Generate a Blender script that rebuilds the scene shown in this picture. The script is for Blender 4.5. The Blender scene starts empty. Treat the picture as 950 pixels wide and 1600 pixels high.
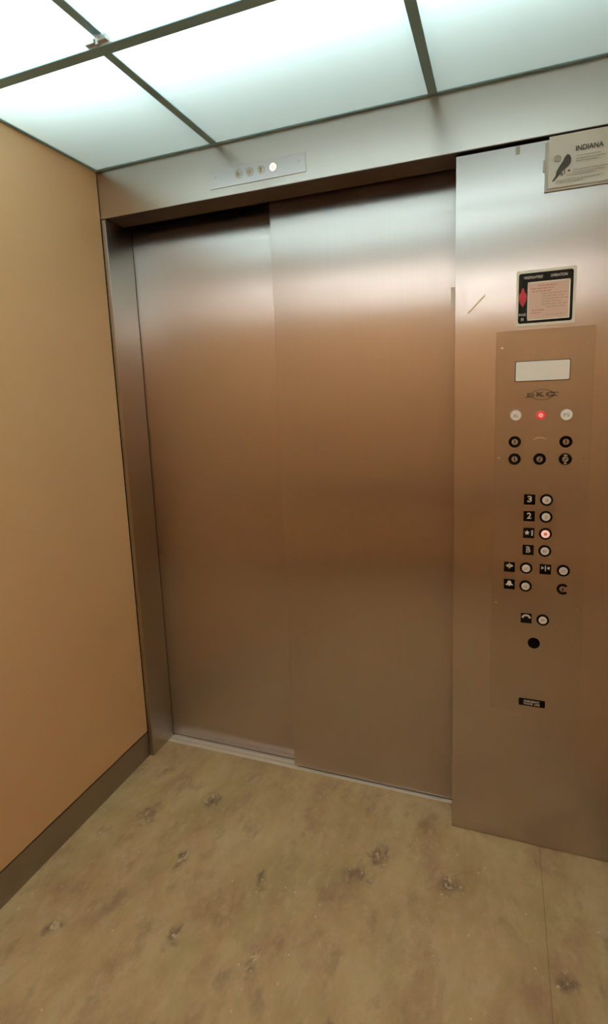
import bpy, bmesh, math, random
from mathutils import Matrix, Vector

random.seed(4)
S = bpy.context.scene
C = S.collection

# ------------------------------------------------------------------ dimensions (metres)
W = 1.75            # cab width (x), left wall at x = 0
DEPTH = 2.08        # cab depth, transom face at y = 0, rear wall at y = -DEPTH
HC = 2.2926         # underside of the light ceiling frame
ZT = 2.134          # underside of the transom
XJ = 0.0185         # inner face of the left jamb
XR = 1.2392         # left edge of the right return panel
XD = 0.6131         # leading edge of the front door leaf
Y1 = 0.1161         # face of the front door leaf
Y2 = 0.1499         # face of the rear door leaf
ZB = 0.1074         # top of the baseboard
YS = 0.105          # front edge of the sill

# ------------------------------------------------------------------ materials
def new_mat(name):
    m = bpy.data.materials.new(name); m.use_nodes = True
    nt = m.node_tree; nt.nodes.clear()
    out = nt.nodes.new('ShaderNodeOutputMaterial')
    b = nt.nodes.new('ShaderNodeBsdfPrincipled')
    nt.links.new(b.outputs[0], out.inputs[0])
    return m, nt, b, out

def N(nt, t, **kw):
    n = nt.nodes.new(t)
    for k, v in kw.items():
        if k.startswith('i_'):
            n.inputs[k[2:].replace('_', ' ')].default_value = v
        else:
            setattr(n, k, v)
    return n

def plain(name, col, rough=.5, metal=0., emit=None, estr=0., spec=.5):
    m, nt, b, o = new_mat(name)
    b.inputs['Base Color'].default_value = (*col, 1)
    b.inputs['Roughness'].default_value = rough
    b.inputs['Metallic'].default_value = metal
    b.inputs['Specular IOR Level'].default_value = spec
    tc = N(nt, 'ShaderNodeTexCoord')
    ns = N(nt, 'ShaderNodeTexNoise', i_Scale=60., i_Detail=3.)
    nt.links.new(tc.outputs['Object'], ns.inputs['Vector'])
    mr = N(nt, 'ShaderNodeMapRange')
    mr.inputs['To Min'].default_value = max(0.02, rough - .06)
    mr.inputs['To Max'].default_value = min(1., rough + .06)
    nt.links.new(ns.outputs['Fac'], mr.inputs['Value'])
    nt.links.new(mr.outputs[0], b.inputs['Roughness'])
    if emit:
        b.inputs['Emission Color'].default_value = (*emit, 1)
        b.inputs['Emission Strength'].default_value = estr
    return m

def steel(name, col, rough, aniso, grain, warp=0.0, warp_scale=(1.2, 1.2, 2.0)):
    """brushed stainless; grain 'z' = vertical brushing (smears sideways), 'x' = horizontal, 'y' = along depth"""
    m, nt, b, o = new_mat(name)
    geo = N(nt, 'ShaderNodeNewGeometry')
    mp = N(nt, 'ShaderNodeMapping')
    sc = {'z': (900, 900, 5), 'x': (5, 900, 900), 'y': (900, 5, 900)}[grain]
    mp.inputs['Scale'].default_value = sc
    nt.links.new(geo.outputs['Position'], mp.inputs['Vector'])
    ns = N(nt, 'ShaderNodeTexNoise', i_Scale=1., i_Detail=2.)
    nt.links.new(mp.outputs[0], ns.inputs['Vector'])
    big = N(nt, 'ShaderNodeTexNoise', i_Scale=3.0, i_Detail=3.)
    nt.links.new(geo.outputs['Position'], big.inputs['Vector'])
    # colour: faint streaks and blotchy handling wear
    mr = N(nt, 'ShaderNodeMapRange'); mr.inputs['To Min'].default_value = .95; mr.inputs['To Max'].default_value = 1.05
    nt.links.new(ns.outputs['Fac'], mr.inputs['Value'])
    mx = N(nt, 'ShaderNodeVectorMath', operation='SCALE'); mx.inputs[0].default_value = col
    nt.links.new(mr.outputs[0], mx.inputs['Scale'])
    nt.links.new(mx.outputs[0], b.inputs['Base Color'])
    rr = N(nt, 'ShaderNodeMapRange'); rr.inputs['From Min'].default_value = .3; rr.inputs['From Max'].default_value = .7
    rr.inputs['To Min'].default_value = rough - .012; rr.inputs['To Max'].default_value = rough + .012
    nt.links.new(big.outputs['Fac'], rr.inputs['Value'])
    nt.links.new(rr.outputs[0], b.inputs['Roughness'])
    b.inputs['Metallic'].default_value = 1.
    b.inputs['Anisotropic'].default_value = aniso
    tv = N(nt, 'ShaderNodeCombineXYZ')
    t = {'z': (1, .2, 0), 'x': (0, .2, 1), 'y': (.2, 0, 1)}[grain]
    for i in range(3): tv.inputs[i].default_value = t[i]
    nt.links.new(tv.outputs[0], b.inputs['Tangent'])
    if warp:
        mw = N(nt, 'ShaderNodeMapping'); mw.inputs['Scale'].default_value = warp_scale
        nt.links.new(geo.outputs['Position'], mw.inputs['Vector'])
        nw = N(nt, 'ShaderNodeTexNoise', i_Scale=1., i_Detail=1.)
        nt.links.new(mw.outputs[0], nw.inputs['Vector'])
        bp = N(nt, 'ShaderNodeBump'); bp.inputs['Strength'].default_value = 1.; bp.inputs['Distance'].default_value = warp
        nt.links.new(nw.outputs['Fac'], bp.inputs['Height'])
        nt.links.new(bp.outputs[0], b.inputs['Normal'])
    return m

STEEL_COL = (.65, .56, .535)
M = {}
M['door_steel'] = steel('brushed_door_steel', STEEL_COL, .305, 1., 'z', warp=.0012)
M['return_steel'] = steel('brushed_return_steel', STEEL_COL, .305, 1., 'z', warp=.0008)
M['transom_steel'] = steel('brushed_transom_steel', (.60, .55, .51), .30, .5, 'x')
M['jamb_steel'] = steel('brushed_jamb_steel', (.52, .46, .40), .33, .8, 'z')
M['base_steel'] = steel('brushed_base_steel', (.42, .36, .30), .42, .7, 'y')
M['base_steel_rear'] = steel('brushed_rear_base_steel', (.42, .36, .30), .42, .7, 'x')
M['plate_steel'] = steel('brushed_faceplate_steel', (.62, .545, .535), .33, .95, 'z')
M['rail_steel'] = steel('brushed_rail_steel', (.45, .40, .35), .35, .5, 'x')
M['sill_alu'] = plain('sill_aluminium', (.86, .80, .70), .45, .2)
M['soffit'] = plain('shaded_soffit_steel', (.055, .043, .040), .5, .3)  # steel underside; the dark it reflects is put into the colour
M['bar'] = plain('grey_ceiling_bar', (.26, .46, .56), .5, .05)
M['bar_lit'] = plain('lit_bar_aluminium', (.80, .82, .82), .35, .7)  # bar sides, coloured paler than the undersides for the panel light they reflect
M['white_enamel'] = plain('white_enamel', (.82, .82, .80), .6)
M['black'] = plain('black_plastic', (.006, .004, .003), .4, spec=.2)
M['dark'] = plain('dark_void', (.005, .004, .003), .8, spec=.1)
M['white_button'] = plain('white_button_plastic', (.92, .84, .78), .4)
M['cream_lens'] = plain('cream_lens_plastic', (.95, .94, .90), .35)
M['pin_grey'] = plain('grey_engraving', (.33, .29, .26), .6)
M['glyph'] = plain('white_glyph', (.80, .76, .70), .5)
M['pink_lit'] = plain('lit_pink_plastic', (.85, .62, .55), .4, emit=(1., .50, .40), estr=.45)
M['lamp_lit'] = plain('lit_indicator', (.9, .7, .6), .4, emit=(1., .62, .50), estr=1.1)
M['red_lit'] = plain('lit_red_plastic', (.55, .06, .06), .4, emit=(1., .08, .08), estr=.22)
M['red_core'] = plain('lit_red_core', (.85, .35, .33), .4, emit=(1., .25, .25), estr=.35)
M['lamp_off'] = plain('unlit_indicator', (.60, .57, .50), .35)
M['engrave'] = plain('engraved_brown', (.15, .105, .075), .6)
M['lock_metal'] = plain('keyway_metal', (.55, .52, .50), .35, .8)
M['screw'] = plain('screw_metal', (.75, .62, .52), .3, .8)
M['sign_border'] = plain('sign_cream_border', (.90, .86, .77), .5)
M['sign_black'] = plain('sign_black', (.008, .007, .005), .4, spec=.25)
M['sign_red'] = plain('sign_red', (.62, .05, .07), .5)
M['sign_pink'] = plain('sign_pink_panel', (.80, .56, .47), .55)
M['sign_line'] = plain('sign_red_print', (.62, .28, .24), .55)
M['sign_tan'] = plain('sign_tan_print', (.60, .42, .28), .55)
M['paper'] = plain('permit_paper', (.66, .64, .58), .5)
M['ink'] = plain('permit_ink', (.075, .072, .06), .6)
M['ink_soft'] = plain('permit_faint_ink', (.36, .34, .30), .6)
M['sleeve'] = plain('permit_sleeve', (.50, .48, .42), .25)
M['tape'] = plain('tape_residue', (.40, .38, .32), .6)
M['pale_tape'] = plain('pale_tape', (.92, .84, .70), .5)
M['scuff'] = plain('scuffed_metal', (.85, .66, .50), .5, .5)
M['gap_guide'] = plain('gap_shade_guide_dark', (.02, .017, .014), .7)  # near black for the shade in the jamb gap; also the door guides
M['reveal'] = plain('reveal_shade', (.045, .028, .016), .7)  # wall shell darkened in colour for the shadow gap above the baseboard

def laminate():
    m, nt, b, o = new_mat('tan_laminate')
    geo = N(nt, 'ShaderNodeNewGeometry')
    n1 = N(nt, 'ShaderNodeTexNoise', i_Scale=2.2, i_Detail=4.)
    n2 = N(nt, 'ShaderNodeTexNoise', i_Scale=240., i_Detail=2.)
    nt.links.new(geo.outputs['Position'], n1.inputs['Vector']); nt.links.new(geo.outputs['Position'], n2.inputs['Vector'])
    ad = N(nt, 'ShaderNodeMath', operation='MULTIPLY_ADD'); ad.inputs[1].default_value = .35
    nt.links.new(n2.outputs['Fac'], ad.inputs[0]); nt.links.new(n1.outputs['Fac'], ad.inputs[2])
    cr = N(nt, 'ShaderNodeValToRGB')
    cr.color_ramp.elements[0].position = .4; cr.color_ramp.elements[0].color = (.73, .465, .235, 1)
    cr.color_ramp.elements[1].position = .95; cr.color_ramp.elements[1].color = (.78, .505, .265, 1)
    nt.links.new(ad.outputs[0], cr.inputs['Fac']); nt.links.new(cr.outputs[0], b.inputs['Base Color'])
    b.inputs['Roughness'].default_value = .42
    b.inputs['Specular IOR Level'].default_value = .45
    bp = N(nt, 'ShaderNodeBump'); bp.inputs['Strength'].default_value = .12; bp.inputs['Distance'].default_value = .001
    nt.links.new(n2.outputs['Fac'], bp.inputs['Height']); nt.links.new(bp.outputs[0], b.inputs['Normal'])
    return m
M['laminate'] = laminate()

def floor_mat():
    m, nt, b, o = new_mat('mottled_tan_vinyl')
    L = nt.links.new
    geo = N(nt, 'ShaderNodeNewGeometry')
    mp = N(nt, 'ShaderNodeMapping'); mp.inputs['Scale'].default_value = (1.0, .62, 1)
    mp.inputs['Rotation'].default_value = (0, 0, .12)
    L(geo.outputs['Position'], mp.inputs['Vector'])
    def noise(scale, detail=4., rough=.55, dist=0.):
        n = N(nt, 'ShaderNodeTexNoise', i_Scale=scale, i_Detail=detail, i_Roughness=rough, i_Distortion=dist)
        L(mp.outputs[0], n.inputs['Vector']); return n
    def ramp(src, stops):
        r = N(nt, 'ShaderNodeValToRGB'); e = r.color_ramp.elements
        e[0].position, e[0].color = stops[0][0], (*stops[0][1], 1)
        e[1].position, e[1].color = stops[-1][0], (*stops[-1][1], 1)
        for p, c in stops[1:-1]:
            k = e.new(p); k.color = (*c, 1)
        L(src, r.inputs['Fac']); return r.outputs[0]
    def mix(fac, a, bcol):
        x = N(nt, 'ShaderNodeMix', data_type='RGBA')
        if isinstance(fac, float): x.inputs[0].default_value = fac
        else: L(fac, x.inputs[0])
        for s, v in ((6, a), (7, bcol)):
            if isinstance(v, tuple): x.inputs[s].default_value = (*v, 1)
            else: L(v, x.inputs[s])
        return x.outputs[2]
    w = (1, 1, 1); k = (0, 0, 0)
    base = ramp(noise(5., 7., .68, .15).outputs['Fac'], [(.30, (.40, .27, .145)), (.43, (.54, .395, .205)), (.56, (.62, .47, .255)), (.70, (.68, .55, .33))])
    pink = ramp(noise(7., 5., .65, .2).outputs['Fac'], [(.52, k), (.66, (.7, .7, .7))])
    c = mix(pink, base, (.45, .29, .175))
    olive = ramp(noise(3.7, 4., .65, .2).outputs['Fac'], [(.54, k), (.68, (.6, .6, .6))])
    c = mix(olive, c, (.50, .42, .20))
    pale = ramp(noise(26., 5., .7, .3).outputs['Fac'], [(.54, k), (.68, (.55, .55, .55))])
    c = mix(pale, c, (.68, .54, .34))
    grey = ramp(noise(11., 4., .65, .2).outputs['Fac'], [(.56, k), (.70, (.5, .5, .5))])
    c = mix(grey, c, (.30, .205, .14))
    # printed stone clusters: dark grey blots with pale chips, repeating with the sheet
    wn = N(nt, 'ShaderNodeTexNoise', i_Scale=22., i_Detail=3.); L(geo.outputs['Position'], wn.inputs['Vector'])
    wv = N(nt, 'ShaderNodeVectorMath', operation='MULTIPLY_ADD')
    wv.inputs[1].default_value = (.075, .075, 0)
    L(wn.outputs['Color'], wv.inputs[0]); L(geo.outputs['Position'], wv.inputs[2])
    spots = [(.195, -.285, .034, .058), (.392, -.148, .040, .040), (.54, -.63, .032, .055), (1.256, -.235, .044, .040),
             (.985, -.285, .050, .042), (1.03, -.19, .03, .05), (.42, -.40, .022, .045), (.19, -.73, .03, .05),
             (.70, -.40, .02, .05), (1.25, -.77, .035, .05), (.78, -.62, .02, .04), (1.02, -.72, .02, .05), (1.56, -.42, .03, .04),
             (.26, -1.1, .04, .05), (.8, -1.2, .04, .05), (1.3, -1.25, .04, .05), (.5, -1.6, .04, .05), (1.1, -1.7, .04, .05)]
    tot = None
    for (sx, sy, rx, ry) in spots:
        sb = N(nt, 'ShaderNodeVectorMath', operation='SUBTRACT'); sb.inputs[1].default_value = (sx + .0375, sy + .0375, 0)
        L(wv.outputs[0], sb.inputs[0])
        ml = N(nt, 'ShaderNodeVectorMath', operation='MULTIPLY'); ml.inputs[1].default_value = (1 / rx, 1 / ry, 0)
        L(sb.outputs[0], ml.inputs[0])
        ln = N(nt, 'ShaderNodeVectorMath', operation='LENGTH'); L(ml.outputs[0], ln.inputs[0])
        mr = N(nt, 'ShaderNodeMapRange'); mr.interpolation_type = 'SMOOTHSTEP'
        mr.inputs['From Min'].default_value = .25; mr.inputs['From Max'].default_value = 1.15
        mr.inputs['To Min'].default_value = .8; mr.inputs['To Max'].default_value = 0.
        L(ln.outputs['Value'], mr.inputs['Value'])
        if tot is None: tot = mr.outputs[0]
        else:
            mxn = N(nt, 'ShaderNodeMath', operation='MAXIMUM'); L(tot, mxn.inputs[0]); L(mr.outputs[0], mxn.inputs[1]); tot = mxn.outputs[0]
    vn = noise(30., 4., .7, .3)
    mod = N(nt, 'ShaderNodeMapRange'); mod.inputs['From Min'].default_value = .36; mod.inputs['From Max'].default_value = .60
    L(vn.outputs['Fac'], mod.inputs['Value'])
    mm = N(nt, 'ShaderNodeMath', operation='MULTIPLY'); L(tot, mm.inputs[0]); L(mod.outputs[0], mm.inputs[1])
    c = mix(mm.outputs[0], c, (.17, .125, .095))
    shard = noise(38., 3., .6, .8)
    sh = N(nt, 'ShaderNodeMapRange'); sh.inputs['From Min'].default_value = .56; sh.inputs['From Max'].default_value = .62
    L(shard.outputs['Fac'], sh.inputs['Value'])
    sg = N(nt, 'ShaderNodeMath', operation='MULTIPLY'); L(tot, sg.inputs[0]); L(sh.outputs[0], sg.inputs[1])
    c = mix(sg.outputs[0], c, (.74, .62, .42))
    # pale chips: voronoi cells near the clusters and sparsely elsewhere
    vo = N(nt, 'ShaderNodeTexVoronoi', i_Scale=60.); L(geo.outputs['Position'], vo.inputs['Vector'])
    ch = N(nt, 'ShaderNodeMapRange'); ch.inputs['From Min'].default_value = .12; ch.inputs['From Max'].default_value = .26
    ch.inputs['To Min'].default_value = 1.; ch.inputs['To Max'].default_value = 0.
    L(vo.outputs['Distance'], ch.inputs['Value'])
    sepc = N(nt, 'ShaderNodeSeparateColor'); L(vo.outputs['Color'], sepc.inputs[0])
    halo = N(nt, 'ShaderNodeMath', operation='MULTIPLY_ADD'); halo.inputs[1].default_value = .55; halo.inputs[2].default_value = .035
    L(tot, halo.inputs[0])
    lt = N(nt, 'ShaderNodeMath', operation='LESS_THAN'); L(sepc.outputs[0], lt.inputs[0]); L(halo.outputs[0], lt.inputs[1])
    cm = N(nt, 'ShaderNodeMath', operation='MULTIPLY'); L(ch.outputs[0], cm.inputs[0]); L(lt.outputs[0], cm.inputs[1])
    cm2 = N(nt, 'ShaderNodeMath', operation='MULTIPLY'); L(cm.outputs[0], cm2.inputs[0]); cm2.inputs[1].default_value = .75
    c = mix(cm2.outputs[0], c, (.80, .70, .52))
    # sheet joints
    sx = N(nt, 'ShaderNodeSeparateXYZ'); L(geo.outputs['Position'], sx.inputs[0])
    def seam(sock, off, per, half):
        a = N(nt, 'ShaderNodeMath', operation='SUBTRACT'); L(sock, a.inputs[0]); a.inputs[1].default_value = off - per * 20 - per / 2
        f = N(nt, 'ShaderNodeMath', operation='MODULO'); L(a.outputs[0], f.inputs[0]); f.inputs[1].default_value = per
        d = N(nt, 'ShaderNodeMath', operation='SUBTRACT'); L(f.outputs[0], d.inputs[0]); d.inputs[1].default_value = per / 2
        e = N(nt, 'ShaderNodeMath', operation='ABSOLUTE'); L(d.outputs[0], e.inputs[0])
        g = N(nt, 'ShaderNodeMath', operation='LESS_THAN'); L(e.outputs[0], g.inputs[0]); g.inputs[1].default_value = half
        return g.outputs[0]
    s1 = seam(sx.outputs[0], 1.516, 1.8288, .0012)
    sf = N(nt, 'ShaderNodeMath', operation='MULTIPLY'); L(s1, sf.inputs[0]); sf.inputs[1].default_value = .4
    c = mix(sf.outputs[0], c, (.13, .09, .05))
    L(c, b.inputs['Base Color'])
    b.inputs['Roughness'].default_value = .55
    b.inputs['Specular IOR Level'].default_value = .3
    bp = N(nt, 'ShaderNodeBump'); bp.inputs['Strength'].default_value = .15; bp.inputs['Distance'].default_value = .002
    L(vn.outputs['Fac'], bp.inputs['Height']); L(bp.outputs[0], b.inputs['Normal'])
    return m
M['floor'] = floor_mat()

def diffuser():
    m, nt, b, o = new_mat('frosted_diffuser')
    nt.nodes.remove(b)
    tr = N(nt, 'ShaderNodeBsdfTranslucent'); tr.inputs['Color'].default_value = (.80, .85, .84, 1)
    df = N(nt, 'ShaderNodeBsdfDiffuse'); df.inputs['Color'].default_value = (.78, .80, .79, 1)
    gl = N(nt, 'ShaderNodeBsdfGlossy'); gl.inputs['Roughness'].default_value = .4
    geo = N(nt, 'ShaderNodeNewGeometry')
    ns = N(nt, 'ShaderNodeTexNoise', i_Scale=350., i_Detail=1.); nt.links.new(geo.outputs['Position'], ns.inputs['Vector'])
    bp = N(nt, 'ShaderNodeBump'); bp.inputs['Strength'].default_value = .1; bp.inputs['Distance'].default_value = .0005
    nt.links.new(ns.outputs['Fac'], bp.inputs['Height']); nt.links.new(bp.outputs[0], gl.inputs['Normal'])
    m1 = N(nt, 'ShaderNodeMixShader'); m1.inputs[0].default_value = .25
    nt.links.new(tr.outputs[0], m1.inputs[1]); nt.links.new(df.outputs[0], m1.inputs[2])
    m2 = N(nt, 'ShaderNodeMixShader'); m2.inputs[0].default_value = .03
    nt.links.new(m1.outputs[0], m2.inputs[1]); nt.links.new(gl.outputs[0], m2.inputs[2])
    nt.links.new(m2.outputs[0], o.inputs[0])
    return m
M['diffuser'] = diffuser()

# ------------------------------------------------------------------ object helpers
ORIGIN = {}
def world_origin(o): return ORIGIN[o.name] if o else Vector((0, 0, 0))

def obj(name, bm, mat, parent=None, label=None, smooth=False, origin=None):
    vs = [v.co.copy() for v in bm.verts]
    lo = Vector([min(v[i] for v in vs) for i in range(3)]); hi = Vector([max(v[i] for v in vs) for i in range(3)])
    c = Vector(origin) if origin else (lo + hi) / 2
    bmesh.ops.translate(bm, verts=bm.verts, vec=-c)
    bmesh.ops.recalc_face_normals(bm, faces=bm.faces)
    me = bpy.data.meshes.new(name); bm.to_mesh(me); bm.free()
    if smooth:
        for p in me.polygons: p.use_smooth = True
        try: me.set_sharp_from_angle(angle=math.radians(35))
        except Exception: pass
    me.materials.append(mat)
    o = bpy.data.objects.new(name, me); C.objects.link(o)
    if parent: o.parent = parent
    o.location = c - world_origin(parent)
    ORIGIN[o.name] = c
    if label: o['label'] = label
    return o

def thing(name, label, cat, loc, group=None, kind=None):
    o = bpy.data.objects.new(name, None); C.objects.link(o)
    o.location = loc; o.empty_display_size = .05
    ORIGIN[o.name] = Vector(loc)
    return tag(o, label, cat, group, kind)

def tag(o, label, cat, group=None, kind=None):
    o['label'] = label; o['category'] = cat
    if group: o['group'] = group
    if kind: o['kind'] = kind
    return o

def bx(bm, x0, x1, y0, y1, z0, z1, bev=0., seg=2):
    t = bmesh.new()
    bmesh.ops.create_cube(t, size=1.)
    for v in t.verts:
        v.co = Vector((x0 + (v.co.x + .5) * (x1 - x0), y0 + (v.co.y + .5) * (y1 - y0), z0 + (v.co.z + .5) * (z1 - z0)))
    if bev: bmesh.ops.bevel(t, geom=t.edges[:], offset=bev, segments=seg, affect='EDGES', profile=.6)
    join(bm, t)

def join(bm, t):
    me = bpy.data.meshes.new('tmp'); t.to_mesh(me); t.free(); bm.from_mesh(me); bpy.data.meshes.remove(me)

def box(*a, bev=0., seg=2):
    bm = bmesh.new(); bx(bm, *a, bev=bev, seg=seg); return bm

def prism(bm, pts, yf, yb, bev=0.):
    """closed outline in (x, z) from front y=yf to back y=yb"""
    t = bmesh.new()
    f = [t.verts.new((x, yf, z)) for x, z in pts]; k = [t.verts.new((x, yb, z)) for x, z in pts]
    ff = t.faces.new(f); t.faces.new(k[::-1])
    n = len(pts)
    for i in range(n): t.faces.new((f[i], k[i], k[(i + 1) % n], f[(i + 1) % n]))
    if bev: bmesh.ops.bevel(t, geom=list(ff.edges), offset=bev, segments=2, affect='EDGES')
    join(bm, t)

def rrect(x0, x1, z0, z1, r, n=5):
    pts = []
    for cx, cz, a0 in ((x1 - r, z1 - r, 0), (x0 + r, z1 - r, 90), (x0 + r, z0 + r, 180), (x1 - r, z0 + r, 270)):
        for i in range(n + 1):
            a = math.radians(a0 + 90 * i / n); pts.append((cx + r * math.cos(a), cz + r * math.sin(a)))
    return pts

def lathe(bm, cx, cz, prof, n=36, y0=0.):
    """profile of (radius, y) about an axis along y; closed on the axis when radius = 0"""
    t = bmesh.new(); rings = []
    for r, y in prof:
        if r < 1e-6: rings.append([t.verts.new((cx, y0 + y, cz))])
        else: rings.append([t.verts.new((cx + r * math.cos(2 * math.pi * i / n), y0 + y, cz + r * math.sin(2 * math.pi * i / n))) for i in range(n)])
    for a, b in zip(rings, rings[1:]):
        for i in range(n):
            j = (i + 1) % n
            if len(a) == 1 and len(b) == 1: continue
            if len(a) == 1: t.faces.new((a[0], b[j], b[i]))
            elif len(b) == 1: t.faces.new((a[i], a[j], b[0]))
            else: t.faces.new((a[i], a[j], b[j], b[i]))
    join(bm, t)

def text_bm(txt, cx, cz, h, y, width=None, bold=0., thick=.0004, bm=None):
    """lettering facing -y, centred at (cx, cz); h = capital height, width = total width"""
    cu = bpy.data.curves.new('tmp', 'FONT'); cu.body = txt; cu.size = 1.; cu.align_x = 'LEFT'
    cu.offset = bold; cu.resolution_u = 4
    o = bpy.data.objects.new('tmp', cu); me = bpy.data.meshes.new_from_object(o)
    xs = [v.co.x for v in me.vertices]; ys = [v.co.y for v in me.vertices]
    x0, x1, y0, y1 = min(xs), max(xs), min(ys), max(ys)
    sz = h / (y1 - y0); sx = sz if width is None else width / (x1 - x0)
    t = bmesh.new(); t.from_mesh(me)
    for v in t.verts:
        v.co = Vector((cx + (v.co.x - (x0 + x1) / 2) * sx, y, cz + (v.co.y - (y0 + y1) / 2) * sz))
    bpy.data.objects.remove(o); bpy.data.meshes.remove(me); bpy.data.curves.remove(cu)
    r = bmesh.ops.extrude_face_region(t, geom=t.faces[:])
    bmesh.ops.translate(t, verts=[g for g in r['geom'] if isinstance(g, bmesh.types.BMVert)], vec=(0, -thick, 0))
    if bm is None: return t
    join(bm, t); return bm

def tube(bm, pts, r, n=14):
    t = bmesh.new(); rings = []
    for i, p in enumerate(pts):
        p = Vector(p)
        d = (Vector(pts[min(i + 1, len(pts) - 1)]) - Vector(pts[max(i - 1, 0)])).normalized()
        up = Vector((0, 0, 1)) if abs(d.z) < .9 else Vector((1, 0, 0))
        s = d.cross(up).normalized(); u = s.cross(d)
        rings.append([t.verts.new(p + s * r * math.cos(2 * math.pi * k / n) + u * r * math.sin(2 * math.pi * k / n)) for k in range(n)])
    for a, b in zip(rings, rings[1:]):
        for i in range(n): t.faces.new((a[i], a[(i + 1) % n], b[(i + 1) % n], b[i]))
    t.faces.new(rings[0][::-1]); t.faces.new(rings[-1])
    join(bm, t)

# ------------------------------------------------------------------ setting
T = .05
ZW = HC + .05
tag(obj('floor', box(-T, W + T, -DEPTH - T, YS, -.04, 0), M['floor']),
    'mottled tan and brown vinyl cab floor', 'floor', kind='structure')

def wall_side(name, xs, label, side):
    s = 1 if side == 'left' else -1
    root = thing(name, label, 'wall', (xs, -DEPTH / 2, 0), kind='structure')
    a, b = sorted((xs - s * .012, xs - s * T))
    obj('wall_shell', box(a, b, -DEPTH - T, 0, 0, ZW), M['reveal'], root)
    a, b = sorted((xs, xs - s * .0125))
    obj('laminate_panel', box(a, b, -DEPTH, -.003, ZB + .006, ZW, bev=.0012), M['laminate'], root)
    return root
wall_side('wall_left', 0., 'tan laminate wall left of the steel elevator doors', 'left')
wall_side('wall_right', W, 'tan laminate side wall beyond the button panel', 'right')
root = thing('wall_rear', 'tan laminate rear wall facing the elevator doors', 'wall', (W / 2, -DEPTH, 0), kind='structure')
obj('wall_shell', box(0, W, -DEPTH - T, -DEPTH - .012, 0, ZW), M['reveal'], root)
obj('laminate_panel', box(.001, W - .001, -DEPTH - .0125, -DEPTH, ZB + .006, ZW, bev=.0012), M['laminate'], root)

tag(obj('baseboard_left', box(-.012, 0, -DEPTH, -.001, 0, ZB, bev=.001), M['base_steel']),
    'brown steel baseboard along foot of the left wall', 'baseboard', kind='structure')
tag(obj('baseboard_right', box(W, W + .012, -DEPTH, -.001, 0, ZB, bev=.001), M['base_steel']),
    'brown steel baseboard along foot of the right wall', 'baseboard', kind='structure')
tag(obj('baseboard_rear', box(0, W, -DEPTH - .012, -DEPTH, 0, ZB, bev=.001), M['base_steel_rear']),
    'brown steel baseboard along foot of the rear wall', 'baseboard', kind='structure')

# transom over the doors, with its dark underside
tr = thing('trim_1', 'brushed steel transom above the elevator doors', 'transom', (W / 2, 0, ZT), kind='structure')
obj('face_panel', box(-.004, W + .004, 0, .02, ZT + .002, HC + .03, bev=.0012), M['transom_steel'], tr)
obj('soffit', box(-.004, W + .004, .001, .108, ZT, ZT + .004), M['soffit'], tr, label='underside of the transom, coloured dark for its shade')
obj('door_header', box(-.004, W + .004, .110, .2, ZT + .012, ZT + .04), M['dark'], tr)
# left jamb
jb = bmesh.new(); bx(jb, 0.001, XJ, 0., Y2 - .004, 0, ZT - .001, bev=.0016, seg=3)
j = tag(obj('trim_2', jb, M['jamb_steel'], smooth=True), 'narrow brushed steel jamb left of the doors', 'jamb', kind='structure')
obj('gap_shade', box(.001, XJ - .001, Y2 - .004, Y2 + .02, 0, ZT - .001), M['gap_guide'], j)  # dark strip standing in for shade in the gap between jamb and door
# right return panel (front wall) holding the button panel
rt = bmesh.new()
bx(rt, XR, W + .004, 0., .004, .002, 2.124, bev=.0012)
bx(rt, XR, XR + .004, .003, YS, .002, 2.124)
wf = tag(obj('wall_front', rt, M['return_steel'], smooth=True), 'brushed steel return panel carrying the elevator buttons', 'wall', kind='structure')
obj('wall_shell', box(XR + .006, W + T, .03, .10, 0, ZT - .001), M['dark'], wf)
# slanted scuff in the steel
sc = bmesh.new()
prism(sc, [(1.2731, 1.6975), (1.2765, 1.6945), (1.303, 1.722), (1.3236, 1.7415), (1.3205, 1.7445), (1.296, 1.7215)], -.0003, .001)
obj('scuff', sc, M['scuff'], wf, label='pale slanted scuff in the brushed steel')
# sill with grooves
sl = bmesh.new()
for y0, y1, z1 in ((YS, .1225, .001), (.130, .1475, .001), (.1475, .1545, -.004), (.1545, .176, .001), (.184, .20, .001)):
    bx(sl, 0.0, XR + .03, y0, y1, -.03, z1, bev=.0008)
bx(sl, 0.0, XR + .03, YS, .20, -.035, -.010)
tag(obj('trim_3', sl, M['sill_alu']), 'pale grooved aluminium door sill', 'sill', kind='structure')

# door leaves
d1 = bmesh.new()
bx(d1, .004, .66, Y2, Y2 + .028, .008, ZT + .008, bev=.0015, seg=3)
d1o = tag(obj('door_1', d1, M['door_steel'], smooth=True), 'left brushed steel door leaf, set back behind the other', 'door', kind='structure')
obj('guide_edge', box(.02, .66, Y2 + .006, Y2 + .02, -.006, .008), M['gap_guide'], d1o)
d2 = bmesh.new()
bx(d2, XD, XR + .06, Y1, Y1 + .028, .008, ZT + .008, bev=.0018, seg=3)
d2o = tag(obj('door_2', d2, M['door_steel'], smooth=True), 'right brushed steel door leaf, overlapping in front', 'door', kind='structure')
obj('guide_edge', box(XD + .01, XR + .05, Y1 + .008, Y1 + .02, -.006, .008), M['gap_guide'], d2o)

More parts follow.
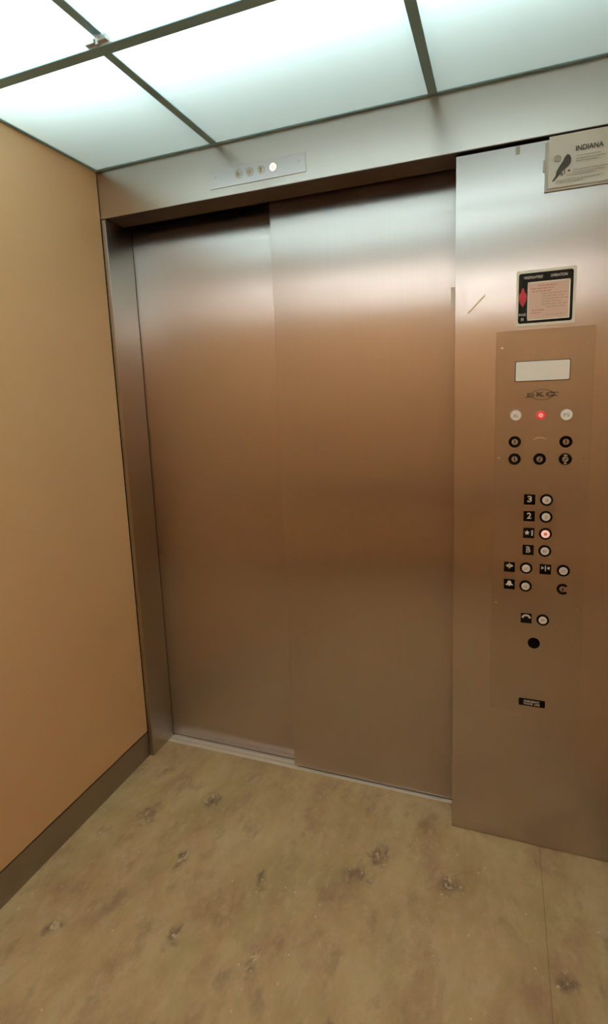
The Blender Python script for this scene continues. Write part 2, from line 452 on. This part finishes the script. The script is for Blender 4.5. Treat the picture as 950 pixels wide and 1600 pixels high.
# ------------------------------------------------------------------ ceiling: white plenum lid, bar frame and frosted panels
pl = bmesh.new(); ZP = HC + .32
bx(pl, -T, W + T, -DEPTH - T, .03, ZP, ZP + .03)
bx(pl, -T, 0, -DEPTH - T, .03, ZW, ZP); bx(pl, W, W + T, -DEPTH - T, .03, ZW, ZP)
bx(pl, 0, W, 0, .03, HC + .031, ZP); bx(pl, 0, W, -DEPTH - T, -DEPTH, ZW, ZP)
fr = thing('ceiling', 'light ceiling of dark grey metal bars under a white light box', 'ceiling', (W / 2, -DEPTH / 2, HC), kind='structure')
obj('light_box', pl, M['white_enamel'], fr)

YB = (-.527, -1.553); XB = (.483, 1.176)
for y in YB:
    bm = bmesh.new()
    bx(bm, .001, W - .001, y - .015, y + .015, HC, HC + .0025, bev=.0006)
    obj('crossbar', bm, M['bar'], fr)
    bm = bmesh.new()
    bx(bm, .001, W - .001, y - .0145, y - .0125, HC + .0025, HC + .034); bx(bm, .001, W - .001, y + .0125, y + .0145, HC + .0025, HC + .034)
    obj('crossbar_flange', bm, M['bar_lit'], fr, label='aluminium crossbar sides, coloured pale for the panel light on them')
RISE = .025
rows = ((-.012, YB[0] + .015, 0.), (YB[0] - .0145, YB[1] + .0145, RISE), (YB[1] - .015, -DEPTH + .012, 0.))
for (ya, yb, dz) in rows:
    for i, x in enumerate(XB):
        hw = .0115 if i == 0 else .0125
        bm = bmesh.new(); bx(bm, x - hw, x + hw, yb + .0003, ya, HC + dz + .0003, HC + dz + .0028, bev=.0006)
        o = obj('divider_bar', bm, M['bar'], fr)
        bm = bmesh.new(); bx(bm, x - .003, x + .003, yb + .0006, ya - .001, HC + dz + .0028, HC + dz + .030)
        obj('web', bm, M['bar_lit'], o)
for a in ((.0005, W - .0005, -.012, -.0005), (.0005, W - .0005, -DEPTH + .0005, -DEPTH + .012)):
    obj('perimeter_bar', box(*a, HC, HC + .0035, bev=.0006), M['bar'], fr)
for a in ((.0005, .0115), (W - .0115, W - .0005)):
    obj('perimeter_bar', box(*a, -DEPTH + .0125, -.0125, HC, HC + .0035, bev=.0006), M['bar'], fr)
for y in YB[:1]:
    for x in XB:
        bm = bmesh.new()
        bx(bm, x - .030, x - .004, y - .026, y - .0147, HC + .004, HC + .014, bev=.001)
        bx(bm, x + .004, x + .030, y - .026, y - .0147, HC + .006, HC + .018, bev=.001)
        bx(bm, x - .005, x + .005, y - .022, y - .0147, HC + .002, HC + .0245, bev=.001)
        obj('bracket_clip', bm, M['lock_metal'], fr)

xs = ((.004, XB[0] - .004), (XB[0] + .004, XB[1] - .004), (XB[1] + .004, W - .004))
lab = {(0, 0): 'frosted ceiling light panel in the corner by tan wall and transom',
       (0, 1): 'wide frosted ceiling light panel above the floor indicator and doors',
       (0, 2): 'frosted ceiling light panel above the button panel',
       (1, 0): 'frosted ceiling light panel along tan wall, behind the crossbar',
       (1, 1): 'wide frosted ceiling light panel in the middle, behind the crossbar',
       (1, 2): 'frosted ceiling light panel along the right wall, behind the crossbar',
       (2, 0): 'frosted ceiling light panel in the rear left corner',
       (2, 1): 'wide frosted ceiling light panel along the rear wall',
       (2, 2): 'frosted ceiling light panel in the rear right corner'}
for r, (ya, yb, dz) in enumerate(((-.004, YB[0] + .0118, 0.), (YB[0] - .0152, YB[1] + .0152, RISE), (YB[1] - .0118, -DEPTH + .004, 0.))):
    for c, (xa, xb) in enumerate(xs):
        if dz: xa2, xb2 = xa, xb
        z0 = HC + dz + (.0032 if True else 0)
        zz = z0 if dz else HC + .0040
        o = obj('ceiling_light_panel', box(xa, xb, yb, ya, zz, zz + .003), M['diffuser'])
        tag(o, lab[(r, c)], 'light panel', 'frosted panels of the light ceiling', kind='thing')

# ------------------------------------------------------------------ floor indicator on the transom
fi = thing('floor_indicator', 'steel floor indicator plate on the transom with one lamp lit', 'indicator', (.623, 0, 2.163))
obj('faceplate', box(.4545, .792, -.0025, 0, 2.1615, 2.2185, bev=.0008), M['plate_steel'], fi)
for x, t in ((.561, 'B'), (.6015, '3'), (.6405, '2'), (.6825, '1')):
    lit = t == '1'
    bm = bmesh.new()
    lathe(bm, x, 2.1932, [(.0142, -.0025), (.0142, -.0034), (.0122, -.0036), (.0118, -.0030)], 32)
    ring = obj('lamp_bezel', bm, M['plate_steel'], fi, smooth=True)
    bm = bmesh.new(); lathe(bm, x, 2.1932, [(.0118, -.0026), (.0118, -.0032), (.009, -.0038), (0, -.0041)], 32)
    o = obj('indicator_lamp', bm, M['lamp_lit'] if lit else M['lamp_off'], fi, smooth=True,
            label='lit orange-white lamp' if lit else None)
    obj('numeral', text_bm(t, x, 2.1932, .0115, -.0042, bold=.01), M['pin_grey'] if not lit else M['sign_tan'], o)
for x in (.4766, .77):
    bm = bmesh.new(); lathe(bm, x, 2.196, [(.0035, -.0025), (.0034, -.0034), (0, -.0038)], 16)
    obj('screw', bm, M['lock_metal'], fi, smooth=True)

# ------------------------------------------------------------------ car operating panel
PX0, PX1, PZ0, PZ1 = 1.3545, 1.6083, .466, 1.640
YF = -.003
cp = thing('control_panel', 'tall steel elevator control panel with round buttons and key switches', 'control panel', (1.4815, 0, PZ0))
obj('faceplate', box(PX0, PX1, YF, 0, PZ0, PZ1, bev=.0009), M['plate_steel'], cp)

# emergency light lens
bm = bmesh.new(); prism(bm, rrect(1.4085, 1.5475, 1.4965, 1.550, .003), YF - .008, YF, bev=.003)
e = obj('emergency_light', bm, M['cream_lens'], cp, label='cream white rectangular lens', smooth=True)
bm = bmesh.new()
prism(bm, rrect(1.4060, 1.5500, 1.4940, 1.5525, .004), YF - .001, YF)
obj('lens_gasket', bm, M['engrave'], e)

# maker mark: pointed oval outline with wide letters
bm = bmesh.new()
def ring2d(f, w0, n=48):
    for i in range(n):
        a0, a1 = 2 * math.pi * i / n, 2 * math.pi * (i + 1) / n
        p = [f(a0, 1), f(a1, 1), f(a1, w0), f(a0, w0)]
        t = bmesh.new(); t.faces.new([t.verts.new((x, YF - .0003, z)) for x, z in p]); join(bm, t)
def lens(a, k):
    x = math.cos(a); z = math.sin(a)
    return (1.480 + .034 * k * x, 1.4562 + .0155 * k * (abs(z) ** 1.5) * (1 if z > 0 else -1))
ring2d(lens, .90)
text_bm('D', 1.4500, 1.4560, .0135, YF, width=.019, bold=.045, bm=bm)
text_bm('K', 1.4760, 1.4575, .0135, YF, width=.023, bold=.045, bm=bm)
text_bm('C', 1.5000, 1.4570, .0135, YF, width=.022, bold=.045, bm=bm)
bx(bm, 1.503, 1.520, YF - .0004, YF, 1.4515, 1.4545); bx(bm, 1.503, 1.523, YF - .0004, YF, 1.4600, 1.4625)
bx(bm, 1.436, 1.447, YF - .0004, YF, 1.4485, 1.4515)
obj('maker_mark', bm, M['engrave'], cp, label='dark engraved maker mark in a pointed oval')

def cap(bm, x, z, r, h, y=YF):
    lathe(bm, x, z, [(r, y), (r, y - h * .75), (r * .93, y - h), (r * .6, y - h * 1.02), (0, y - h * 1.02)], 36)
def annulus(bm, x, z, r0, r1, h, y=YF):
    lathe(bm, x, z, [(r1, y), (r1, y - h * .7), (r1 * .96, y - h), (r0, y - h), (r0, y)], 40)

def lamp_button(name, x, z, r, mat, label, txt=None, ringmat='plate_steel', tmat='pin_grey'):
    bm = bmesh.new(); cap(bm, x, z, r, .005)
    o = obj(name, bm, mat, cp, smooth=True, label=label)
    bm = bmesh.new(); annulus(bm, x, z, r * 1.0, r * 1.16, .003)
    obj('bezel', bm, M[ringmat], o, smooth=True)
    if txt: obj('engraving', text_bm(txt, x, z, r * .62, YF - .0052, width=r * .95), M[tmat], o)
    return o
lamp_button('signal_button', 1.4117, 1.3985, .0150, M['white_button'], 'round pinkish white button', 'AL')
bm = bmesh.new(); annulus(bm, 1.4782, 1.3980, .0068, .0130, .004)
o = obj('signal_button', bm, M['red_lit'], cp, smooth=True, label='glowing red ringed button')
bm = bmesh.new(); cap(bm, 1.4782, 1.3980, .0069, .0045)
obj('button_cap', bm, M['red_core'], o, smooth=True)
lamp_button('signal_button', 1.5447, 1.3975, .0155, M['cream_lens'], 'round cream white button', 'FS')

def key_switch(x, z, turn=0., mark=False, lockmat='lock_metal', open_ring=False):
    bm = bmesh.new()
    if open_ring:
        n = 30; a0 = math.radians(42)
        pts = []
        for i in range(n + 1):
            a = a0 + (2 * math.pi - 2 * a0) * i / n; pts.append((x + .0165 * math.cos(a), z + .0165 * math.sin(a)))
        for i in range(n, -1, -1):
            a = a0 + (2 * math.pi - 2 * a0) * i / n; pts.append((x + .0095 * math.cos(a), z + .0095 * math.sin(a)))
        prism(bm, pts, YF - .002, YF)
    else: annulus(bm, x, z, .0085, .0170, .004)
    o = obj('key_switch', bm, M['black'], cp, smooth=not open_ring, label='black ringed key switch')
    bm = bmesh.new(); cap(bm, x, z, .0088, .003)
    k = obj('lock_cylinder', bm, M['plate_steel'] if open_ring else M[lockmat], o, smooth=True)
    bm = bmesh.new()
    t = bmesh.new(); bx(t, -.0013, .0013, -.0006, 0, -.0055, .0055)
    bmesh.ops.rotate(t, verts=t.verts, cent=(0, 0, 0), matrix=Matrix.Rotation(turn, 3, 'Y'))
    bmesh.ops.translate(t, verts=t.verts, vec=(x, YF - .0031, z)); join(bm, t)
    obj('keyway', bm, M['dark'], k)
    if mark:
        for zz, ww in ((.0115, .009), (-.0118, .007)):
            obj('position_mark', box(x - ww / 2, x + ww / 2, YF - .0046, YF - .0036, z + zz - .0016, z + zz + .0016), M['glyph'], o)
key_switch(1.4105, 1.3222)
key_switch(1.5457, 1.3217)
key_switch(1.4110, 1.2715)
key_switch(1.4786, 1.2717, .4)
key_switch(1.5459, 1.2720, .7, mark=True)
key_switch(1.5528, .8835, 0., open_ring=True)

# worn curved mark between the key switches
bm = bmesh.new(); pts = []
for i in range(13):
    a = math.radians(150 - 120 * i / 12); pts.append((1.4775 + .020 * math.cos(a), 1.3215 + .0145 * math.sin(a)))
for i in range(12, -1, -1):
    a = math.radians(150 - 120 * i / 12); pts.append((1.4775 + .0185 * math.cos(a), 1.3215 + .0115 * math.sin(a)))
prism(bm, pts, YF - .0004, YF)
obj('engraved_arc', bm, M['scuff'], cp, label='small pale engraved arc')

def call_button(x, z, txt, lit=False, grey=False):
    bm = bmesh.new(); annulus(bm, x, z, .0118, .0176, .004)
    o = obj('call_button', bm, M['black'], cp, smooth=True, label='call button glowing pink' if lit else None)
    bm = bmesh.new(); cap(bm, x, z, .0119, .005)
    c_ = obj('button_cap', bm, M['pink_lit'] if lit else M['white_button'], o, smooth=True)
    bm = text_bm(txt, x, z, .0085, YF - .0051, width=.0085 if len(txt) == 1 else .0125)
    obj('engraving', bm, M['pin_grey'] if not lit else M['sign_line'], c_)

def marker(x, z, build):
    bm = bmesh.new(); prism(bm, rrect(x - .0155, x + .0155, z - .0155, z + .0155, .0012, 2), YF - .0015, YF, bev=.0004)
    o = obj('marker_plate', bm, M['black'], cp)
    g = bmesh.new(); build(g, x, z)
    obj('symbol', g, M['glyph'], o)
YG = YF - .0015
def txt(s, w, h=.019, dz=.0015): return lambda g, x, z: text_bm(s, x, z + dz, h, YG, width=w, bold=.025, bm=g)
def star_one(g, x, z):
    pts = []
    for i in range(10):
        a = math.pi / 2 + i * math.pi / 5; r = .0080 if i % 2 == 0 else .0038
        pts.append((x - .0045 + r * math.cos(a), z + .001 + r * math.sin(a)))
    prism(g, pts, YG - .0004, YG); text_bm('1', x + .0095, z + .001, .017, YG, width=.0042, bold=0., bm=g)
def tri(g, x, z, s, w=.006, h=.006): prism(g, [(x, z + h), (x + s * w, z), (x, z - h)][::s], YG - .0004, YG)
def door_open(g, x, z):
    z += .004
    tri(g, x - .0025, z, -1, .0085, .0055); tri(g, x + .0025, z, 1, .0085, .0055)
    bx(g, x - .0011, x + .0011, YG - .0004, YG, z - .0085, z + .0085)
def door_close(g, x, z):
    z += .004
    tri(g, x - .0115, z, 1, .0085, .0055); tri(g, x + .0115, z, -1, .0085, .0055)
    bx(g, x - .0011, x + .0011, YG - .0004, YG, z - .0095, z + .0075)
def bell(g, x, z):
    z += .003
    prof = [(-.0105, -.0060), (-.0105, -.0035), (-.0065, -.0005), (-.0050, .0055), (-.0020, .0085), (.0020, .0085), (.0050, .0055), (.0065, -.0005), (.0105, -.0035), (.0105, -.0060)]
    prism(g, [(x + a, z + b) for a, b in prof], YG - .0004, YG)
    bx(g, x - .002, x + .002, YG - .0004, YG, z - .0085, z - .0062)
def phone(g, x, z):
    z += .006
    pts = []
    for i in range(13):
        a = math.radians(160 - 140 * i / 12); pts.append((x + .0135 * math.cos(a), z - .005 + .0115 * math.sin(a)))
    pts += [(x + .0125, z - .0055), (x + .0065, z - .0055), (x + .0065, z - .0010)]
    for i in range(7):
        a = math.radians(50 + 80 * i / 6); pts.append((x + .0095 * math.cos(a), z - .0085 + .0095 * math.sin(a)))
    pts += [(x - .0065, z - .0010), (x - .0065, z - .0055), (x - .0125, z - .0055)]
    prism(g, pts, YG - .0004, YG)
for z, s, b_, lit in ((1.1515, txt('3', .0125), '3', False), (1.1012, txt('2', .0125), '2', False), (1.0497, star_one, '1', True), (.9975, txt('B', .0125), 'B', False)):
    marker(1.4552, z, s); call_button(1.5008, z, b_, lit)
marker(1.4041, .9410, door_open); call_button(1.4510, .9407, 'DO')
marker(1.5041, .9410, door_close); call_button(1.5525, .9407, 'DC')
marker(1.4048, .8860, bell); call_button(1.4508, .8843, 'AL')
marker(1.4552, .7815, phone); call_button(1.5018, .7810, 'P')

# intercom opening
bm = bmesh.new(); lathe(bm, 1.479, .7033, [(.0172, YF), (.0172, YF - .0015), (.0155, YF - .002), (.0145, YF - .0004), (0, YF - .0004)], 36)
obj('intercom_opening', bm, M['dark'], cp, smooth=True, label='round black intercom opening')
# emergency nameplate
bm = bmesh.new(); prism(bm, rrect(1.4405, 1.5165, .4925, .5155, .003), YF - .0018, YF, bev=.0004)
o = obj('nameplate', bm, M['black'], cp, label='small black nameplate with two lines of lettering')
bm = text_bm('EMERGENCY', 1.4785, .5085, .0070, YF - .0018, width=.046, bold=.03)
text_bm('PHONE  LINE', 1.4785, .4998, .0070, YF - .0018, width=.046, bold=.03, bm=bm)
obj('lettering', bm, M['glyph'], o)
for x, z in ((1.3713, 1.5904), (1.3686, 1.2731), (1.3676, .8222), (1.5935, 1.5904), (1.5935, 1.2731), (1.5935, .8222)):
    bm = bmesh.new(); lathe(bm, x, z, [(.0036, YF), (.0034, YF - .001), (.0018, YF - .0016), (0, YF - .0016)], 16)
    obj('screw', bm, M['screw'] if x < 1.5 else M['plate_steel'], cp, smooth=True)

# ------------------------------------------------------------------ firefighter sign
fs = thing('firefighter_sign', 'square black and pink firefighter operation sign above control panel', 'sign', (1.481, 0, 1.648))
FX0, FX1, FZ0, FZ1 = 1.4050, 1.5565, 1.6485, 1.7982
bm = bmesh.new(); prism(bm, rrect(FX0, FX1, FZ0, FZ1, .002), -.0015, 0)
obj('border', bm, M['sign_border'], fs, label='cream border')
bm = bmesh.new(); prism(bm, rrect(FX0 + .006, FX1 - .0075, FZ0 + .0075, FZ1 - .0075, .006), -.0019, -.0015)
obj('black_field', bm, M['sign_black'], fs)
TX0, TX1, TZ0, TZ1 = 1.4345, 1.5420, 1.6630, 1.7660
bm = bmesh.new(); prism(bm, rrect(TX0, TX1, TZ0, TZ1, .002), -.0022, -.0019)
tp = obj('text_panel', bm, M['sign_pink'], fs, label='pink instruction panel')
bm = bmesh.new()
bx(bm, TX0, TX1, -.00245, -.0022, TZ1 - .0035, TZ1); bx(bm, TX1 - .0035, TX1, -.00245, -.0022, TZ0, TZ1)
bx(bm, TX0, TX0 + .0025, -.00245, -.0022, TZ0, TZ1); bx(bm, TX0, TX1, -.00245, -.0022, TZ0, TZ0 + .0025)
obj('panel_edge', bm, M['sign_border'], tp)
bm = bmesh.new(); bm2 = bmesh.new(); bm3 = bmesh.new()
for k, (a, b) in enumerate(((.25, .70), (.08, .62), (.10, .55), (.34, .92), (.34, .86), (.34, .95), (.34, .80), (.34, .93), (.45, .88), (.10, .40), (.10, .30), (.45, .90))):
    z = TZ1 - .0115 - k * .0072
    x = TX0 + a * (TX1 - TX0); xe = TX0 + b * (TX1 - TX0)
    tgt = bm if k in (0, 1, 2) else bm3 if k in (9, 10) else bm2
    while x < xe:
        l = random.uniform(.006, .014); bx(tgt, x, min(x + l, xe), -.0025, -.0022, z - .0012, z + .0012); x += l + .002
obj('red_print', bm, M['sign_line'], tp); obj('red_print', bm3, M['sign_line'], tp); obj('tan_print', bm2, M['sign_tan'], tp)
obj('title_word', text_bm("FIREFIGHTERS'", 1.4490, 1.7785, .0075, -.0019, width=.048, bold=.01), M['glyph'], fs)
obj('title_word', text_bm('OPERATION', 1.5130, 1.7785, .0075, -.0019, width=.042, bold=.01), M['glyph'], fs)
bm = text_bm('PHASE', 1.4222, 1.6800, .0068, -.0019, width=.0185, bold=.01)
text_bm('II', 1.4222, 1.6675, .0072, -.0019, width=.006, bold=.01, bm=bm)
obj('phase_lettering', bm, M['glyph'], fs)
# red helmet emblem
bm = bmesh.new()
hp = [(0, .026), (.0035, .021), (.0045, .014), (.0085, .010), (.0105, .002), (.0100, -.006), (.0075, -.013), (.0045, -.019), (0, -.026)]
pts = [(1.4222 + a, 1.7270 + b) for a, b in hp] + [(1.4222 - a, 1.7270 + b) for a, b in hp[-2:0:-1]]
prism(bm, pts, -.0023, -.0019)
obj('helmet_emblem', bm, M['sign_red'], fs, label='red fire helmet emblem')

# ------------------------------------------------------------------ elevator permit, top right
pm = thing('elevator_permit', 'curling grey permit card with a bird, taped high above the control panel', 'permit', (1.565, 0, 2.0))
def leaf(x0, x1, z0, z1, y, th, amp, n=16, m=8):
    """slightly bowed sheet facing -y"""
    t = bmesh.new(); g = []
    for i in range(n + 1):
        row = []
        for k in range(m + 1):
            u, v = i / n, k / m
            row.append(t.verts.new((x0 + u * (x1 - x0), y - amp * (math.sin(math.pi * u) * .5 + (1 - u) ** 4 * (.5 + .5 * (1 - v)) * .8), z0 + v * (z1 - z0))))
        g.append(row)
    for i in range(n):
        for k in range(m): t.faces.new((g[i][k], g[i + 1][k], g[i + 1][k + 1], g[i][k + 1]))
    r = bmesh.ops.extrude_face_region(t, geom=t.faces[:])
    bmesh.ops.translate(t, verts=[q for q in r['geom'] if isinstance(q, bmesh.types.BMVert)], vec=(0, th, 0))
    return t
obj('card', leaf(1.4775, 1.674, 2.0005, 2.1285, -.004, .0006, .003), M['paper'], pm, smooth=True)
bm = bmesh.new()
bx(bm, 1.4690, 1.4730, -.0035, -.001, 1.996, 2.117, bev=.0008); bx(bm, 1.469, 1.676, -.0035, -.001, 1.9935, 1.9985, bev=.0008)
bx(bm, 1.4640, 1.4695, -.0025, -.0005, 2.045, 2.075, bev=.0008); bx(bm, 1.469, 1.676, -.0030, 0., 1.9975, 2.117)
obj('plastic_sleeve', bm, M['sleeve'], pm, label='cloudy plastic sleeve behind the card')
YP = -.0078
bm = text_bm('INDIANA', 1.5735, 2.0885, .0125, YP, width=.064, bold=.012)
obj('title', bm, M['ink'], pm)
# perched bird: crest, body, folded wing and long tail
bm = bmesh.new()
bird = [(1.5235, 2.0785), (1.5285, 2.0740), (1.5315, 2.0660), (1.5305, 2.0570), (1.5270, 2.0510), (1.5205, 2.0455), (1.5130, 2.0405), (1.5075, 2.0350),
        (1.5030, 2.0300), (1.4955, 2.0215), (1.4895, 2.0165), (1.4875, 2.0185), (1.4915, 2.0245), (1.4955, 2.0310), (1.4965, 2.0385), (1.5000, 2.0455),
        (1.5060, 2.0545), (1.5115, 2.0620), (1.5150, 2.0700), (1.5185, 2.0755)]
prism(bm, bird[::-1], YP - .0004, YP + .002)
bx(bm, 1.508, 1.5125, YP - .0004, YP + .001, 2.0285, 2.034); bx(bm, 1.5245, 1.5295, YP - .0004, YP + .001, 2.036, 2.0395)
bx(bm, 1.5155, 1.5175, YP - .0004, YP + .001, 2.031, 2.041)
obj('bird_emblem', bm, M['ink'], pm, label='dark bird perched on a twig')
bm = bmesh.new()
lathe(bm, 1.4985, 2.0715, [(.0085, YP), (.0085, YP - .0004), (.0060, YP - .0004), (.0060, YP)], 24)
bx(bm, 1.4955, 1.5015, YP - .0004, YP, 2.0690, 2.0740)
obj('seal', bm, M['ink_soft'], pm)
bm = bmesh.new()
for z, a, b in ((2.071, 1.545, 1.60), (2.0635, 1.543, 1.612), (2.0575, 1.543, 1.595), (2.0375, 1.538, 1.62), (2.0315, 1.535, 1.61), (2.0265, 1.522, 1.59), (2.0165, 1.498, 1.60), (2.0115, 1.495, 1.56)):
    x = a
    while x < b:
        l = random.uniform(.004, .011); bx(bm, x, min(x + l, b), YP - .0003, YP, z - .0008, z + .0008); x += l + .0016
obj('small_print', bm, M['ink_soft'], pm)

# ------------------------------------------------------------------ tape scraps
bm = bmesh.new(); prism(bm, rrect(1.3945, 1.4055, 2.1015, 2.1225, .001, 2), -.0004, 0)
tag(obj('tape_scrap', bm, M['tape']), 'small grey tape scrap at the top edge of the steel return panel', 'tape')
bm = bmesh.new(); prism(bm, rrect(1.2165, 1.2300, 1.740, 1.795, .001, 2), Y1 - .0006, Y1)
tag(obj('tape_scrap', bm, M['pale_tape']), 'thin pale tape strip on door edge beside the steel return panel', 'tape')

# ------------------------------------------------------------------ handrail on the rear wall (seen reflected in the doors)
hr = thing('handrail', 'flat steel handrail on the rear wall, seen as a dark band reflected in the doors', 'handrail', (W / 2, -DEPTH, .8))
bm = bmesh.new(); bx(bm, .10, W - .10, -DEPTH + .045, -DEPTH + .057, .735, .815, bev=.004, seg=3)
obj('rail', bm, M['rail_steel'], hr, smooth=True)
for x in (.35, W / 2, W - .35):
    bm = bmesh.new(); tube(bm, [(x, -DEPTH + .001, .775), (x, -DEPTH + .04, .775), (x, -DEPTH + .0455, .775)], .007)
    lathe(bm, x, .775, [(0, -DEPTH + .0005), (.022, -DEPTH + .0005), (.022, -DEPTH + .004), (0, -DEPTH + .006)], 24)
    obj('bracket', bm, M['rail_steel'], hr, smooth=True)

# ------------------------------------------------------------------ fluorescent tubes in the light box (real lamps)
def lamp(name, x, y, z, lx, ly, power, col=(.93, 1., .98)):
    l = bpy.data.lights.new(name, 'AREA'); l.shape = 'RECTANGLE'; l.size = lx; l.size_y = ly; l.energy = power; l.color = col
    o = bpy.data.objects.new(name, l); C.objects.link(o); o.location = (x, y, z)
    return o
TEAL, PINK = (.80, .98, 1.), (1., .91, .88)
lamp('fluorescent_tube', W / 2, -.545, HC + .23, 1.6, .04, 9, TEAL)
lamp('fluorescent_tube', W / 2, -1.40, HC + .23, 1.6, .04, 10, PINK)
lamp('fluorescent_tube', W / 2, -1.80, HC + .23, 1.6, .04, 10, PINK)

w = bpy.data.worlds.new('World'); S.world = w; w.use_nodes = True
w.node_tree.nodes['Background'].inputs[0].default_value = (.01, .01, .01, 1)
w.node_tree.nodes['Background'].inputs[1].default_value = .2

# ------------------------------------------------------------------ camera
cam = bpy.data.cameras.new('camera'); co = bpy.data.objects.new('camera', cam); C.objects.link(co)
F = 835.78
cam.sensor_fit = 'HORIZONTAL'; cam.sensor_width = 36.; cam.lens = F * 36. / 950.
cam.shift_x = .0005; cam.shift_y = -45.455 / 950.
cam.clip_start = .02
yaw, pitch, roll = -.3607, -.1597, -.0387
f = Vector((math.sin(yaw) * math.cos(pitch), math.cos(yaw) * math.cos(pitch), math.sin(pitch)))
r0 = Vector((math.cos(yaw), -math.sin(yaw), 0)); u0 = r0.cross(f)
r = math.cos(roll) * r0 + math.sin(roll) * u0; u = -math.sin(roll) * r0 + math.cos(roll) * u0
co.matrix_world = Matrix(((r.x, u.x, -f.x, 1.3795), (r.y, u.y, -f.y, -1.6851), (r.z, u.z, -f.z, 1.4763), (0, 0, 0, 1)))
S.camera = co

S.view_settings.view_transform = 'Standard'; S.view_settings.look = 'None'
S.view_settings.gamma = 1.; S.view_settings.use_curve_mapping = False
S.view_settings.exposure = .48
S.cycles.max_bounces = 14; S.cycles.diffuse_bounces = 6; S.cycles.glossy_bounces = 6; S.cycles.transmission_bounces = 8
